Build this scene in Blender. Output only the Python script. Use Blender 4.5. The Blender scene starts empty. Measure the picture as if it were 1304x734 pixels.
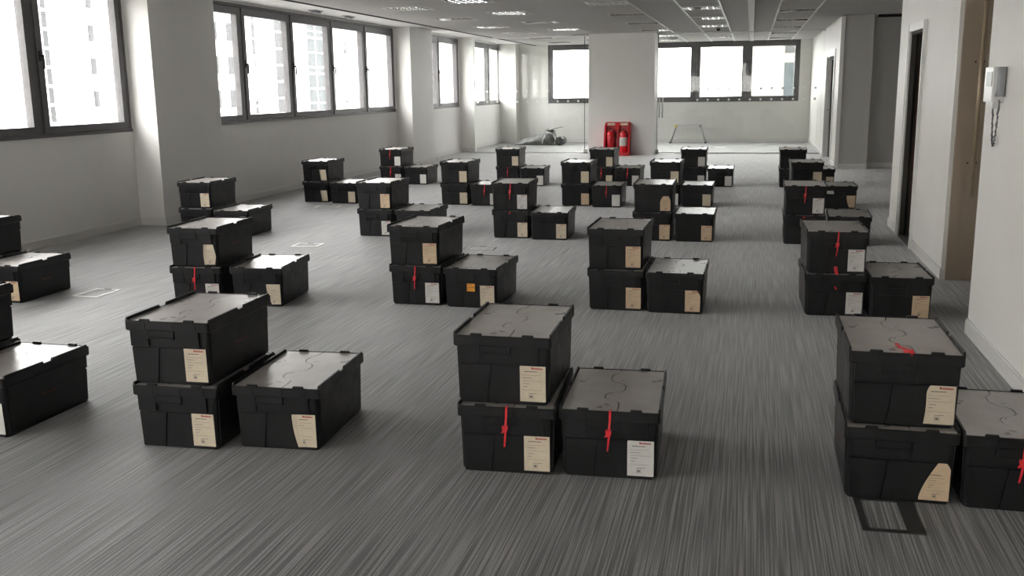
import bpy, bmesh, math, random
from mathutils import Matrix, Vector
random.seed(7)
S = bpy.context.scene
COL = S.collection

# ------------------------------------------------------------------ camera
# world: x to the right along the room's width, y down the room, z up; floor z = 0
CAM_H = 1.5295
FPX = 1246.9
R = ((0.97227572, 0.03438349, -0.23129569),
     (0.23347997, -0.19741295, 0.95211093),
     (-0.01292387, -0.97971726, -0.19996768))
cam = bpy.data.cameras.new('camera')
cam.sensor_width = 36.0
cam.lens = FPX / 1304.0 * 36.0
cam.clip_start = 0.05
cam.clip_end = 600
camo = bpy.data.objects.new('camera', cam)
COL.objects.link(camo)
camo.matrix_world = Matrix(((R[0][0], -R[0][1], -R[0][2], 0.0),
                            (R[1][0], -R[1][1], -R[1][2], 0.0),
                            (R[2][0], -R[2][1], -R[2][2], CAM_H),
                            (0, 0, 0, 1)))
S.camera = camo

# ------------------------------------------------------------------ sky and exposure
W = bpy.data.worlds.new('overcast_sky')
S.world = W
W.use_nodes = True
bg = W.node_tree.nodes['Background']
bg.inputs[0].default_value = (0.985, 0.962, 0.952, 1)
bg.inputs[1].default_value = 9.5
S.view_settings.view_transform = 'Standard'
S.view_settings.look = 'None'
S.view_settings.gamma = 1.0
S.view_settings.use_curve_mapping = False
S.view_settings.exposure = 0.98
S.cycles.max_bounces = 14
S.cycles.diffuse_bounces = 8
S.cycles.glossy_bounces = 4
S.cycles.transparent_max_bounces = 16
S.cycles.sample_clamp_indirect = 6.0

# ------------------------------------------------------------------ dimensions
XL = -6.98          # window wall
XN = 1.354          # near right wall
XR = 1.51           # right wall further on
YB = -4.0           # wall behind
YG = 23.1           # glass partition
YF = 27.95          # far wall
ZC = 2.71           # ceiling
ZS, ZT = 1.095, 2.725   # window sill and head
PX = -6.655         # face of the window-wall pillars


def portal(loc, rot, sx, sy):
    l = bpy.data.lights.new('window_portal', 'AREA')
    l.shape = 'RECTANGLE'; l.size = sx; l.size_y = sy
    l.cycles.is_portal = True
    o = bpy.data.objects.new('window_portal', l)
    COL.objects.link(o)
    o.location = loc; o.rotation_euler = rot


WINS = [(-5.9, 1.5, 5), (2.73, 10.15, 5), (11.35, 18.97, 5), (20.3, 23.48, 2), (24.9, 27.85, 2)]
for a, b, n in WINS:
    portal((XL - 0.16, (a + b) / 2, (ZS + ZT) / 2), (0, -math.pi / 2, 0), ZT - ZS, b - a)
FW = (-5.65, 1.225, 5)
BW = (-6.4, 0.85, 5)     # unseen windows added in the wall behind for frontal light
portal(((BW[0] + BW[1]) / 2, YB - 0.16, (ZS + ZT) / 2), (math.pi / 2, 0, 0), BW[1] - BW[0], ZT - ZS)
portal(((FW[0] + FW[1]) / 2, YF + 0.16, (ZS + ZT) / 2), (-math.pi / 2, 0, 0), FW[1] - FW[0], ZT - ZS)


# ------------------------------------------------------------------ materials
def mat(name, col, rough=0.6, metal=0.0, spec=0.5, noise=None, bump=None, rnoise=None):
    """noise=(scale, amount[, stretch]); bump=(scale, strength, distance); rnoise=(scale, amount)"""
    m = bpy.data.materials.new(name)
    m.use_nodes = True
    nt = m.node_tree
    b = nt.nodes['Principled BSDF']
    b.inputs['Base Color'].default_value = (*col, 1)
    b.inputs['Roughness'].default_value = rough
    b.inputs['Metallic'].default_value = metal
    b.inputs['Specular IOR Level'].default_value = spec
    tc = nt.nodes.new('ShaderNodeTexCoord')
    if noise:
        n = nt.nodes.new('ShaderNodeTexNoise')
        n.inputs['Scale'].default_value = noise[0]
        n.inputs['Detail'].default_value = 6
        nt.links.new(tc.outputs['Object'], n.inputs['Vector'])
        r = nt.nodes.new('ShaderNodeValToRGB')
        k = noise[1]
        r.color_ramp.elements[0].position = 0.3
        r.color_ramp.elements[1].position = 0.7
        r.color_ramp.elements[0].color = (*[c * (1 - k) for c in col], 1)
        r.color_ramp.elements[1].color = (*[min(1, c * (1 + k)) for c in col], 1)
        nt.links.new(n.outputs['Fac'], r.inputs['Fac'])
        nt.links.new(r.outputs['Color'], b.inputs['Base Color'])
    if rnoise:
        n = nt.nodes.new('ShaderNodeTexNoise')
        n.inputs['Scale'].default_value = rnoise[0]
        n.inputs['Detail'].default_value = 5
        nt.links.new(tc.outputs['Object'], n.inputs['Vector'])
        mr = nt.nodes.new('ShaderNodeMapRange')
        mr.inputs['From Min'].default_value = 0.3
        mr.inputs['From Max'].default_value = 0.7
        mr.inputs['To Min'].default_value = rough - rnoise[1]
        mr.inputs['To Max'].default_value = rough + rnoise[1]
        nt.links.new(n.outputs['Fac'], mr.inputs['Value'])
        nt.links.new(mr.outputs['Result'], b.inputs['Roughness'])
    if bump:
        n = nt.nodes.new('ShaderNodeTexNoise')
        n.inputs['Scale'].default_value = bump[0]
        n.inputs['Detail'].default_value = 3
        nt.links.new(tc.outputs['Object'], n.inputs['Vector'])
        bp = nt.nodes.new('ShaderNodeBump')
        bp.inputs['Strength'].default_value = bump[1]
        bp.inputs['Distance'].default_value = bump[2]
        nt.links.new(n.outputs['Fac'], bp.inputs['Height'])
        nt.links.new(bp.outputs['Normal'], b.inputs['Normal'])
    return m


def glass_mat(name, tint, refl=1.0):
    m = bpy.data.materials.new(name)
    m.use_nodes = True
    nt = m.node_tree
    nt.nodes.clear()
    out = nt.nodes.new('ShaderNodeOutputMaterial')
    tr = nt.nodes.new('ShaderNodeBsdfTransparent')
    tr.inputs[0].default_value = (*tint, 1)
    gl = nt.nodes.new('ShaderNodeBsdfGlossy')
    gl.inputs['Roughness'].default_value = 0.02
    # Schlick reflectance from the angle to the surface, the same on both faces of the pane
    ge = nt.nodes.new('ShaderNodeNewGeometry')
    dt = nt.nodes.new('ShaderNodeVectorMath'); dt.operation = 'DOT_PRODUCT'
    nt.links.new(ge.outputs['Normal'], dt.inputs[0]); nt.links.new(ge.outputs['Incoming'], dt.inputs[1])
    ab = nt.nodes.new('ShaderNodeMath'); ab.operation = 'ABSOLUTE'
    nt.links.new(dt.outputs['Value'], ab.inputs[0])
    om = nt.nodes.new('ShaderNodeMath'); om.operation = 'SUBTRACT'; om.inputs[0].default_value = 1.0; om.use_clamp = True
    nt.links.new(ab.outputs[0], om.inputs[1])
    pw = nt.nodes.new('ShaderNodeMath'); pw.operation = 'POWER'; pw.inputs[1].default_value = 5.0
    nt.links.new(om.outputs[0], pw.inputs[0])
    mul = nt.nodes.new('ShaderNodeMath'); mul.operation = 'MULTIPLY_ADD'
    mul.inputs[1].default_value = 0.96 * refl; mul.inputs[2].default_value = 0.04 * refl
    nt.links.new(pw.outputs[0], mul.inputs[0])
    mx = nt.nodes.new('ShaderNodeMixShader')
    nt.links.new(mul.outputs[0], mx.inputs[0])
    nt.links.new(tr.outputs[0], mx.inputs[1])
    nt.links.new(gl.outputs[0], mx.inputs[2])
    nt.links.new(mx.outputs[0], out.inputs[0])
    return m


def carpet_mat():
    m = bpy.data.materials.new('striped_carpet')
    m.use_nodes = True
    nt = m.node_tree
    b = nt.nodes['Principled BSDF']
    L = nt.links.new
    g = nt.nodes.new('ShaderNodeNewGeometry')
    # carpet tiles half a metre square, each a shade apart
    sn = nt.nodes.new('ShaderNodeVectorMath'); sn.operation = 'SNAP'
    sn.inputs[1].default_value = (0.5, 0.5, 10)
    L(g.outputs['Position'], sn.inputs[0])
    wn = nt.nodes.new('ShaderNodeTexWhiteNoise')
    L(sn.outputs[0], wn.inputs['Vector'])
    mp = nt.nodes.new('ShaderNodeMapping')
    mp.inputs['Scale'].default_value = (150, 1.6, 1)
    L(g.outputs['Position'], mp.inputs['Vector'])
    n = nt.nodes.new('ShaderNodeTexNoise')
    n.inputs['Scale'].default_value = 1.0
    n.inputs['Detail'].default_value = 1.5
    n.inputs['Roughness'].default_value = 0.5
    L(mp.outputs[0], n.inputs['Vector'])
    n2 = nt.nodes.new('ShaderNodeTexNoise')
    n2.inputs['Scale'].default_value = 140
    n2.inputs['Detail'].default_value = 2
    L(g.outputs['Position'], n2.inputs['Vector'])
    n3 = nt.nodes.new('ShaderNodeTexNoise')
    n3.inputs['Scale'].default_value = 0.9
    n3.inputs['Detail'].default_value = 3
    L(g.outputs['Position'], n3.inputs['Vector'])
    r = nt.nodes.new('ShaderNodeValToRGB')
    e = r.color_ramp.elements
    e[0].position = 0.37; e[0].color = (CARPET[0], CARPET[0], CARPET[0], 1)
    e[1].position = 0.63; e[1].color = (CARPET[1], CARPET[1] * 0.99, CARPET[1] * 0.985, 1)
    mid = e.new(0.47); mid.color = (CARPET[2], CARPET[2], CARPET[2], 1)
    L(n.outputs['Fac'], r.inputs['Fac'])
    m1 = nt.nodes.new('ShaderNodeMapRange')
    m1.inputs['To Min'].default_value = 0.3; m1.inputs['To Max'].default_value = 1.7
    L(n2.outputs['Fac'], m1.inputs['Value'])
    m2 = nt.nodes.new('ShaderNodeMapRange')
    m2.inputs['To Min'].default_value = 0.85; m2.inputs['To Max'].default_value = 1.15
    L(n3.outputs['Fac'], m2.inputs['Value'])
    mm = nt.nodes.new('ShaderNodeMath'); mm.operation = 'MULTIPLY'
    m4 = nt.nodes.new('ShaderNodeMapRange')
    m4.inputs['To Min'].default_value = 0.93; m4.inputs['To Max'].default_value = 1.07
    L(wn.outputs['Value'], m4.inputs['Value'])
    mt = nt.nodes.new('ShaderNodeMath'); mt.operation = 'MULTIPLY'
    L(m2.outputs[0], mt.inputs[0]); L(m4.outputs[0], mt.inputs[1])
    L(m1.outputs[0], mm.inputs[0]); L(mt.outputs[0], mm.inputs[1])
    mv = nt.nodes.new('ShaderNodeVectorMath'); mv.operation = 'SCALE'
    L(r.outputs['Color'], mv.inputs[0]); L(mm.outputs[0], mv.inputs['Scale'])
    L(mv.outputs[0], b.inputs['Base Color'])
    b.inputs['Roughness'].default_value = 0.6
    b.inputs['Specular IOR Level'].default_value = 0.5
    b.inputs['Sheen Weight'].default_value = 0.45
    b.inputs['Sheen Roughness'].default_value = 0.4
    bp = nt.nodes.new('ShaderNodeBump')
    bp.inputs['Strength'].default_value = 0.6
    bp.inputs['Distance'].default_value = 0.003
    L(n.outputs['Fac'], bp.inputs['Height'])
    L(bp.outputs['Normal'], b.inputs['Normal'])
    return m


CARPET = (0.010, 0.175, 0.062)
M = {}
M['carpet'] = carpet_mat()
M['wall'] = mat('white_wall_paint', (0.80, 0.79, 0.765), 0.55, spec=0.35, noise=(3.0, 0.015), bump=(220, 0.06, 0.001))
M['skirting'] = mat('white_gloss_paint', (0.72, 0.71, 0.69), 0.35)
M['tile'] = mat('grey_ceiling_tile', (0.60, 0.585, 0.57), 0.8, noise=(40, 0.03), bump=(400, 0.1, 0.001))
M['tbar'] = mat('white_ceiling_rail', (0.85, 0.85, 0.83), 0.4)
M['void'] = mat('dark_ceiling_void', (0.08, 0.08, 0.08), 0.9)
M['frame'] = mat('anthracite_window_frame', (0.095, 0.092, 0.095), 0.42, noise=(12, 0.12))
M['gasket'] = mat('black_window_gasket', (0.015, 0.015, 0.016), 0.6)
M['pane'] = glass_mat('clear_window_glass', (0.97, 0.975, 0.97))
M['glass'] = glass_mat('partition_glass', (0.965, 0.98, 0.97))
M['steel'] = mat('brushed_steel', (0.55, 0.55, 0.55), 0.3, metal=1.0, noise=(60, 0.05))
M['alu'] = mat('dull_aluminium', (0.62, 0.62, 0.62), 0.4, metal=0.9, noise=(30, 0.06))
M['dot'] = mat('white_frosted_film', (0.85, 0.86, 0.85), 0.6)
M['black'] = mat('black_crate_plastic', (0.0085, 0.0085, 0.0095), 0.42, spec=0.33, noise=(9, 0.25), rnoise=(14, 0.08), bump=(70, 0.05, 0.001))
M['lid'] = mat('dusty_sheen_lid_plastic', (0.40, 0.373, 0.352), 0.31, spec=0.8, noise=(8, 0.17), rnoise=(9, 0.05), bump=(5, 0.07, 0.006))  # pale base colour carries dust and window sheen over black plastic
M['cream'] = mat('cream_label_paper', (0.62, 0.53, 0.40), 0.7, noise=(25, 0.06), bump=(25, 0.2, 0.002))
M['tan'] = mat('tan_label_paper', (0.60, 0.45, 0.30), 0.7, noise=(25, 0.06), bump=(25, 0.2, 0.002))
M['white'] = mat('off_white_label_paper', (0.62, 0.60, 0.57), 0.7, noise=(25, 0.05), bump=(25, 0.2, 0.002))
M['ink'] = mat('grey_print', (0.09, 0.085, 0.08), 0.7)
M['redink'] = mat('red_print', (0.35, 0.03, 0.025), 0.6)
M['sideprint'] = mat('faded_red_print', (0.085, 0.022, 0.018), 0.5)
M['seal'] = mat('red_seal_plastic', (0.70, 0.025, 0.035), 0.38)
M['orange'] = mat('orange_sticker_paper', (0.85, 0.36, 0.03), 0.6)
M['red'] = mat('red_moulded_plastic', (0.52, 0.012, 0.022), 0.28, noise=(8, 0.1))
M['redpaint'] = mat('red_extinguisher_paint', (0.62, 0.02, 0.03), 0.2)
M['blackplain'] = mat('black_rubber', (0.02, 0.02, 0.02), 0.5)
M['beige'] = mat('beige_door_paint', (0.42, 0.34, 0.26), 0.5, noise=(4, 0.03))
M['brass'] = mat('pale_bronze_handle', (0.50, 0.40, 0.28), 0.35, metal=0.3)
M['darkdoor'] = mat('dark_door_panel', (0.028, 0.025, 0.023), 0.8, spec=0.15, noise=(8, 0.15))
M['reddoor'] = mat('dark_red_door_edge', (0.10, 0.03, 0.025), 0.5)
M['greydoor'] = mat('grey_door_panel', (0.30, 0.29, 0.28), 0.6)
M['shadejamb'] = mat('shaded_jamb_lining', (0.09, 0.08, 0.07), 0.8, spec=0.2)  # jamb in shadow: its shade is put into this dark colour
M['corridor'] = mat('shaded_corridor_paint', (0.52, 0.51, 0.49), 0.6, noise=(3, 0.02))  # wall paint greyed, the corridor's shade put into its colour
M['phone'] = mat('white_phone_plastic', (0.78, 0.78, 0.77), 0.35)
M['phonegrey'] = mat('grey_phone_plastic', (0.30, 0.31, 0.32), 0.35)
M['plate_dark'] = mat('dark_floor_box_plastic', (0.03, 0.03, 0.03), 0.5)
M['plate_grey'] = mat('pale_floor_box_plastic', (0.55, 0.54, 0.52), 0.35)
M['sheet'] = mat('grey_plastic_sheet', (0.11, 0.11, 0.11), 0.28, noise=(7, 0.6), bump=(14, 0.8, 0.03))
M['board'] = mat('grey_board', (0.28, 0.28, 0.27), 0.6)
M['yellow'] = mat('yellow_plastic', (0.75, 0.55, 0.10), 0.5)
M['louvre'] = mat('bright_louvre_metal', (0.85, 0.85, 0.84), 0.12, metal=1.0)
M['lamp'] = mat('unlit_lamp_recess', (0.05, 0.05, 0.05), 0.4)
M['facade'] = mat('pale_render_facade', (0.72, 0.71, 0.68), 0.8, noise=(0.6, 0.05))
M['facwin'] = mat('facade_window_glass', (0.034, 0.036, 0.037), 0.6, spec=0.2, noise=(0.8, 0.2))
M['facblue'] = mat('blue_tinted_glazing', (0.030, 0.037, 0.039), 0.6, spec=0.2, noise=(0.5, 0.2))
M['brickfar'] = mat('buff_brick_facade', (0.17, 0.155, 0.137), 0.9, noise=(1.2, 0.1))
M['street'] = mat('asphalt', (0.12, 0.12, 0.12), 0.9)


nt = M['dot'].node_tree
_b = nt.nodes['Principled BSDF']
_t = nt.nodes.new('ShaderNodeBsdfTranslucent'); _t.inputs[0].default_value = (0.85, 0.86, 0.85, 1)
_m = nt.nodes.new('ShaderNodeMixShader'); _m.inputs[0].default_value = 0.65
_o = [n for n in nt.nodes if n.type == 'OUTPUT_MATERIAL'][0]
nt.links.new(_b.outputs[0], _m.inputs[1]); nt.links.new(_t.outputs[0], _m.inputs[2]); nt.links.new(_m.outputs[0], _o.inputs[0])


# ------------------------------------------------------------------ mesh helpers
class MB:
    def __init__(s):
        s.v = []; s.f = []

    def add(s, vs, fs):
        o = len(s.v)
        s.v += [tuple(v) for v in vs]
        s.f += [tuple(i + o for i in f) for f in fs]
        return s

    def box(s, x0, x1, y0, y1, z0, z1):
        vs = [(x0, y0, z0), (x1, y0, z0), (x1, y1, z0), (x0, y1, z0), (x0, y0, z1), (x1, y0, z1), (x1, y1, z1), (x0, y1, z1)]
        return s.add(vs, [(0, 3, 2, 1), (4, 5, 6, 7), (0, 1, 5, 4), (1, 2, 6, 5), (2, 3, 7, 6), (3, 0, 4, 7)])

    def hexa(s, b, t):
        """b, t: four corners each, counter-clockwise seen from t"""
        return s.add(list(b) + list(t), [(3, 2, 1, 0), (4, 5, 6, 7), (0, 1, 5, 4), (1, 2, 6, 5), (2, 3, 7, 6), (3, 0, 4, 7)])

    def prism(s, poly, z0, z1):
        n = len(poly)
        vs = [(x, y, z0) for x, y in poly] + [(x, y, z1) for x, y in poly]
        fs = [tuple(range(n - 1, -1, -1)), tuple(range(n, 2 * n))]
        fs += [(i, (i + 1) % n, n + (i + 1) % n, n + i) for i in range(n)]
        return s.add(vs, fs)

    def loops(s, ls, cap0=True, cap1=True):
        n = len(ls[0]); o = []
        vs = [p for l in ls for p in l]
        fs = []
        for k in range(len(ls) - 1):
            for i in range(n):
                j = (i + 1) % n
                fs.append((k * n + i, k * n + j, (k + 1) * n + j, (k + 1) * n + i))
        if cap0: fs.append(tuple(range(n - 1, -1, -1)))
        if cap1: fs.append(tuple(range((len(ls) - 1) * n, len(ls) * n)))
        return s.add(vs, fs)

    def lathe(s, prof, c=(0, 0, 0), n=16):
        ls = [[(c[0] + r * math.cos(2 * math.pi * i / n), c[1] + r * math.sin(2 * math.pi * i / n), c[2] + z) for i in range(n)] for r, z in prof]
        return s.loops(ls)

    def tube(s, pts, r, n=8, flat=1.0):
        pts = [Vector(p) for p in pts]
        ls = []
        up = Vector((0, 0, 1))
        for i, p in enumerate(pts):
            t = (pts[min(i + 1, len(pts) - 1)] - pts[max(i - 1, 0)]).normalized()
            a = t.cross(up)
            if a.length < 1e-3: a = t.cross(Vector((0, 1, 0)))
            a.normalize(); b = a.cross(t).normalized()
            ls.append([tuple(p + a * r * math.cos(2 * math.pi * k / n) + b * r * flat * math.sin(2 * math.pi * k / n)) for k in range(n)])
        return s.loops(ls)

    def mesh(s, name, material, smooth=False):
        me = bpy.data.meshes.new(name)
        me.from_pydata(s.v, [], s.f)
        me.materials.append(material)
        if smooth:
            me.polygons.foreach_set('use_smooth', [True] * len(me.polygons))
        me.update()
        return me


def fixn(me):
    bm = bmesh.new(); bm.from_mesh(me)
    bmesh.ops.recalc_face_normals(bm, faces=bm.faces)
    bm.to_mesh(me); bm.free()
    return me


def link(name, me, parent=None, loc=(0, 0, 0), rz=0.0):
    o = bpy.data.objects.new(name, me)
    COL.objects.link(o)
    o.location = loc
    o.rotation_euler = (0, 0, rz)
    if parent is not None: o.parent = parent
    return o


def tag(o, label, cat, group=None):
    o['label'] = label; o['category'] = cat
    if group: o['group'] = group
    return o


def struct(o, label=None, cat=None):
    o['kind'] = 'structure'
    if label: o['label'] = label
    if cat: o['category'] = cat
    return o


def sbox(name, b, material, label=None, cat=None, parent=None):
    mb = MB()
    for q in (b if isinstance(b, list) else [b]): mb.box(*q)
    o = link(name, mb.mesh(name, material), parent)
    if parent is None: struct(o, label, cat)
    return o


def rrect(hx, hy, r, z, n=3, cx=0, cy=0):
    pts = []
    for qx, qy, a0 in ((1, -1, -90), (1, 1, 0), (-1, 1, 90), (-1, -1, 180)):
        for k in range(n + 1):
            a = math.radians(a0 + 90 * k / n)
            pts.append((cx + qx * (hx - r) + r * math.cos(a), cy + qy * (hy - r) + r * math.sin(a), z))
    return pts


# ------------------------------------------------------------------ room shell
sbox('floor', (XL - 0.3, 5.5, YB - 0.2, YF + 0.2, -0.15, 0.0), M['carpet'], 'dark grey carpet with fine stripes running down the office', 'floor')
# window wall: piers, spandrels and lintels
wl = []
edges = [YB - 0.2] + [v for a, b, n in WINS for v in (a, b)] + [YF + 0.2]
for i in range(0, len(edges), 2):
    wl.append((XL - 0.3, XL, edges[i], edges[i + 1], 0.0, 3.05))
for a, b, n in WINS:
    wl.append((XL - 0.3, XL, a, b, 0.0, ZS))
    wl.append((XL - 0.3, XL, a, b, ZT, 3.05))
sbox('wall_left', wl, M['wall'], 'long white wall holding the grey-framed windows', 'wall')
for a, b in ((1.45, 2.78), (10.17, 11.6), (19.06, 20.46)):
    sbox('pillar', (XL, PX, a, b, 0.0, 2.76), M['wall'],
         {1.45: 'white boxed pillar on the window wall behind the crates', 10.17: 'wide white boxed pillar on the window wall beside the crate column', 19.06: 'white boxed pillar on the window wall near the glass partition'}[a], 'pillar')
sbox('pillar', (XL, -6.62, 23.58, 23.74, 0.0, 2.76), M['wall'], 'narrow white wall return where the glass partition meets the windows', 'pillar')
sbox('pillar', (XL, -6.5, YF - 0.42, YF, 0.0, 2.76), M['wall'], 'slim white corner boxing beyond the glass partition', 'pillar')
# far wall
fw = [(XL - 0.3, FW[0], YF, YF + 0.3, 0, 3.05), (FW[1], 2.0, YF, YF + 0.3, 0, 3.05),
      (FW[0], FW[1], YF, YF + 0.3, 0, ZS), (FW[0], FW[1], YF, YF + 0.3, ZT - 0.01, 3.05)]
sbox('wall_far', fw, M['wall'], 'white end wall with a band of windows beyond the glass', 'wall')
sbox('wall_back', [(XL - 0.3, BW[0], YB - 0.2, YB, 0, 3.05), (BW[1], XN + 0.3, YB - 0.2, YB, 0, 3.05), (BW[0], BW[1], YB - 0.2, YB, 0, ZS), (BW[0], BW[1], YB - 0.2, YB, ZT, 3.05)], M['wall'], 'white wall behind the viewer', 'wall')
# right side
sbox('wall_right', (XN, XN + 0.22, YB, 6.42, 0, 3.05), M['wall'], 'white wall carrying the entry phone', 'wall')
# wall with a door opening y 9.79..10.58, z 0..2.0
DY0, DY1, DZ = 9.78, 10.55, 2.02
sbox('wall_right_door', [(XR, XR + 0.12, 8.22, DY0, 0, 3.05), (XR, XR + 0.12, DY1, 11.35, 0, 3.05), (XR, XR + 0.12, DY0, DY1, DZ, 3.05)], M['wall'],
     'white wall with the narrow dark doorway', 'wall')
sbox('wall_corridor_side', (XR + 0.12, 3.2, 11.2, 11.35, 0, 3.05), M['corridor'], 'wall closing the side corridor', 'wall')
sbox('wall_alcove', (XN + 0.22, 3.2, 6.2, 6.42, 0, 3.05), M['wall'], 'wall closing the alcove by the beige door', 'wall')
sbox('wall_lobby', (3.2, 3.35, 6.2, 22.5, 0, 3.05), M['corridor'], 'side wall of the corridor', 'wall')
sbox('wall_corridor', [(1.53, 2.08, 19.0, 19.14, 0, 3.05)], M['corridor'], 'grey shaded wall face at the end of the corridor', 'wall')
sbox('wall_corridor_end', [(2.08, 3.2, 19.3, 19.45, 0, 3.05), (1.95, 2.08, 19.14, 21.0, 0, 3.05)], M['corridor'], 'recessed wall greyed for shade at the end of the corridor', 'wall')
OY0, OY1, OZ = 20.15, 22.15, 2.1
sbox('wall_right_far', [(1.53, 1.68, 19.14, OY0, 0, 3.05), (1.53, 1.68, OY1, YF, 0, 3.05), (1.53, 1.68, OY0, OY1, OZ, 3.05)], M['wall'],
     'white wall with the far doorway beside the glass partition', 'wall')
sbox('wall_store', [(1.93, 1.95, 19.14, 22.6, 0, 3.05), (1.68, 1.95, 22.5, 22.6, 0, 3.05)], M['darkdoor'], 'dark wall inside the far doorway', 'wall')
sbox('wall_cupboard', [(XR + 0.9, XR + 1.0, 8.4, 11.2, 0, 3.05)], M['darkdoor'], 'dark wall inside the narrow doorway', 'wall')
# mid pillar
sbox('pillar', (-3.63, -2.135, 22.6, 23.5, 0, 2.76), M['wall'], 'broad grey-white pillar between the two glass screens', 'pillar')

# skirting boards
SK = 0.092


def skirt(name, segs, label):
    mb = MB()
    for x0, y0, x1, y1, nx, ny in segs:
        # board along (x0,y0)-(x1,y1) standing t proud of the wall in direction n
        t = 0.014
        a = (x0, y0); b = (x1, y1)
        for z0, z1, tt in ((0, SK - 0.012, t), (SK - 0.012, SK, t * 0.55)):
            q = [(a[0], a[1]), (b[0], b[1]), (b[0] + nx * tt, b[1] + ny * tt), (a[0] + nx * tt, a[1] + ny * tt)]
            mb.prism(q, z0, z1)
    o = link(name, fixn(mb.mesh(name, M['skirting'])))
    struct(o, label, 'skirting')


skirt('baseboard_left', [(XL, YB, XL, 1.45, 1, 0), (XL, 2.78, XL, 10.17, 1, 0), (XL, 11.6, XL, 19.06, 1, 0), (XL, 20.46, XL, 23.58, 1, 0), (XL, 23.74, XL, YF - 0.42, 1, 0),
                         (XL, 10.17, PX + .014, 10.17, 0, -1), (PX, 10.17, PX, 11.6, 1, 0), (PX, 11.6, XL, 11.6, 0, 1),
                         (XL, 19.06, PX + .014, 19.06, 0, -1), (PX, 19.06, PX, 20.46, 1, 0), (XL, 23.58, -6.62, 23.58, 0, -1)],
      'white skirting along the window wall and pillars')
skirt('baseboard_far', [(-6.5, YF, 1.53, YF, 0, -1)], 'white skirting under the end windows')
skirt('baseboard_right', [(XN, YB, XN, 6.42, -1, 0), (XN, 6.42, XN + .22, 6.42, 0, 1)], 'white skirting of the wall with the entry phone')
skirt('baseboard_right_door', [(XR, 8.22, XR, DY0 - .06, -1, 0), (XR, DY1 + .06, XR, 11.35, -1, 0), (XR - .014, 8.22, XR + .12, 8.22, 0, -1), (XR, 11.35, XR + .12, 11.35, 0, 1)], 'white skirting beside the narrow doorway')
skirt('baseboard_corridor', [(1.53, 19.0, 2.08, 19.0, 0, -1), (2.08, 19.3, 3.2, 19.3, 0, -1), (2.08, 19.0, 2.08, 19.3, 1, 0)], 'grey shaded skirting at the end of the corridor')
skirt('baseboard_right_far', [(1.53, 22.2, 1.53, YF, -1, 0), (1.53, 19.0, 1.53, OY0 - .06, -1, 0)], 'white skirting by the far doorway')

# ------------------------------------------------------------------ ceiling
cl = link('ceiling', MB().box(-6.02, 5.5, YB, YF, ZC + 0.025, ZC + 0.2).mesh('ceiling', M['void']))
struct(cl, 'suspended grey tiled ceiling over the office', 'ceiling')
sbox('ceiling_perimeter', (XL, -6.0, YB, YF, 2.752, 2.95), M['wall'], 'white plaster strip of ceiling above the windows', 'ceiling')
sbox('trim_1', (-6.03, -5.99, YB, YF, ZC - 0.012, 2.752), M['gasket'], 'dark shadow-gap trim along the ceiling edge', 'trim')
XB = [-5.99, -5.31, -4.68, -4.13, -3.5, -2.93, -2.36, -1.75, -1.1, -0.5, -0.105]
XB2 = [0.0, 0.37, 0.98, 1.51, 2.1, 2.7, 3.3]
LIGHT_COLS = {(-5.31, -4.68): 14.3, (-4.13, -3.5): 15.75, (-2.36, -1.75): 14.5, (-1.1, -0.5): 15.9, (0.37, 0.98): 14.7}
PITCH = 2.4
tile_me = {}
light_slots = []
for xb in (XB, XB2):
    for a, b in zip(xb[:-1], xb[1:]):
        y0s = LIGHT_COLS.get((a, b))
        # rows of tiles from just beyond the lights overhead to the far wall
        base = (y0s if y0s else 15.3) - 0.3
        y = base - 2 * PITCH if y0s else base - 4 * 1.2
        cells = []
        if y0s:
            while y < YF:
                cells.append((y, y + 0.6, True))
                cells.append((y + 0.6, y + PITCH, False))
                y += PITCH
        else:
            while y < YF:
                cells.append((y, y + 1.2, False)); y += 1.2
        first = cells[0][0]
        for c0, c1, lit in cells:
            if c0 < YG < c1: c1 = YG
            c1 = min(c1, YF)
            if c1 - c0 < 0.12: continue
            if b > 1.52 and c1 > 19.0: continue
            if lit:
                if c1 - c0 < 0.55: continue
                light_slots.append((a, b, c0, c1)); continue
            k = (round(b - a, 3), round(c1 - c0, 3))
            if k not in tile_me:
                w, h = k[0] - 0.012, k[1] - 0.008
                tile_me[k] = MB().loops([[(-w / 2, -h / 2, .03), (w / 2, -h / 2, .03), (w / 2, h / 2, .03), (-w / 2, h / 2, .03)],
                                         [(-w / 2, -h / 2, .003), (w / 2, -h / 2, .003), (w / 2, h / 2, .003), (-w / 2, h / 2, .003)],
                                         [(-w / 2 + .004, -h / 2 + .004, 0), (w / 2 - .004, -h / 2 + .004, 0), (w / 2 - .004, h / 2 - .004, 0), (-w / 2 + .004, h / 2 - .004, 0)]]).mesh('ceiling_tile', M['tile'])
                fixn(tile_me[k])
            link('ceiling_tile', tile_me[k], cl, ((a + b) / 2, (c0 + c1) / 2, ZC))
        link('ceiling_panel', MB().box(a + .006, b - .006, YB, first - 0.004, ZC, ZC + .03).mesh('ceiling_panel', M['tile']), cl)
for x in (-1.75, -1.1, -0.5, 0.37, 0.98):
    link('ceiling_rail', MB().box(x - .013, x + .013, YB, YF, ZC - .008, ZC + .02).mesh('ceiling_rail', M['tbar']), cl)
for x in XB[1:7] + [1.51, 2.1, 2.7]:
    link('ceiling_rail', MB().box(x - .010, x + .010, YB, YF if x < 1.5 else 19.0, ZC - .001, ZC + .02).mesh('ceiling_rail', M['tile']), cl)
sbox('trim_2', (-0.105, 0.0, YB, YF, ZC - 0.014, ZC + 0.03), M['tbar'], 'wide white strip running along the middle of the ceiling', 'trim')
sbox('trim_3', (2.13, 2.55, 18.95, 19.0, ZC - 0.03, ZC + 0.01), M['gasket'], 'dark slot diffuser at the corridor ceiling', 'diffuser')

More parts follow.
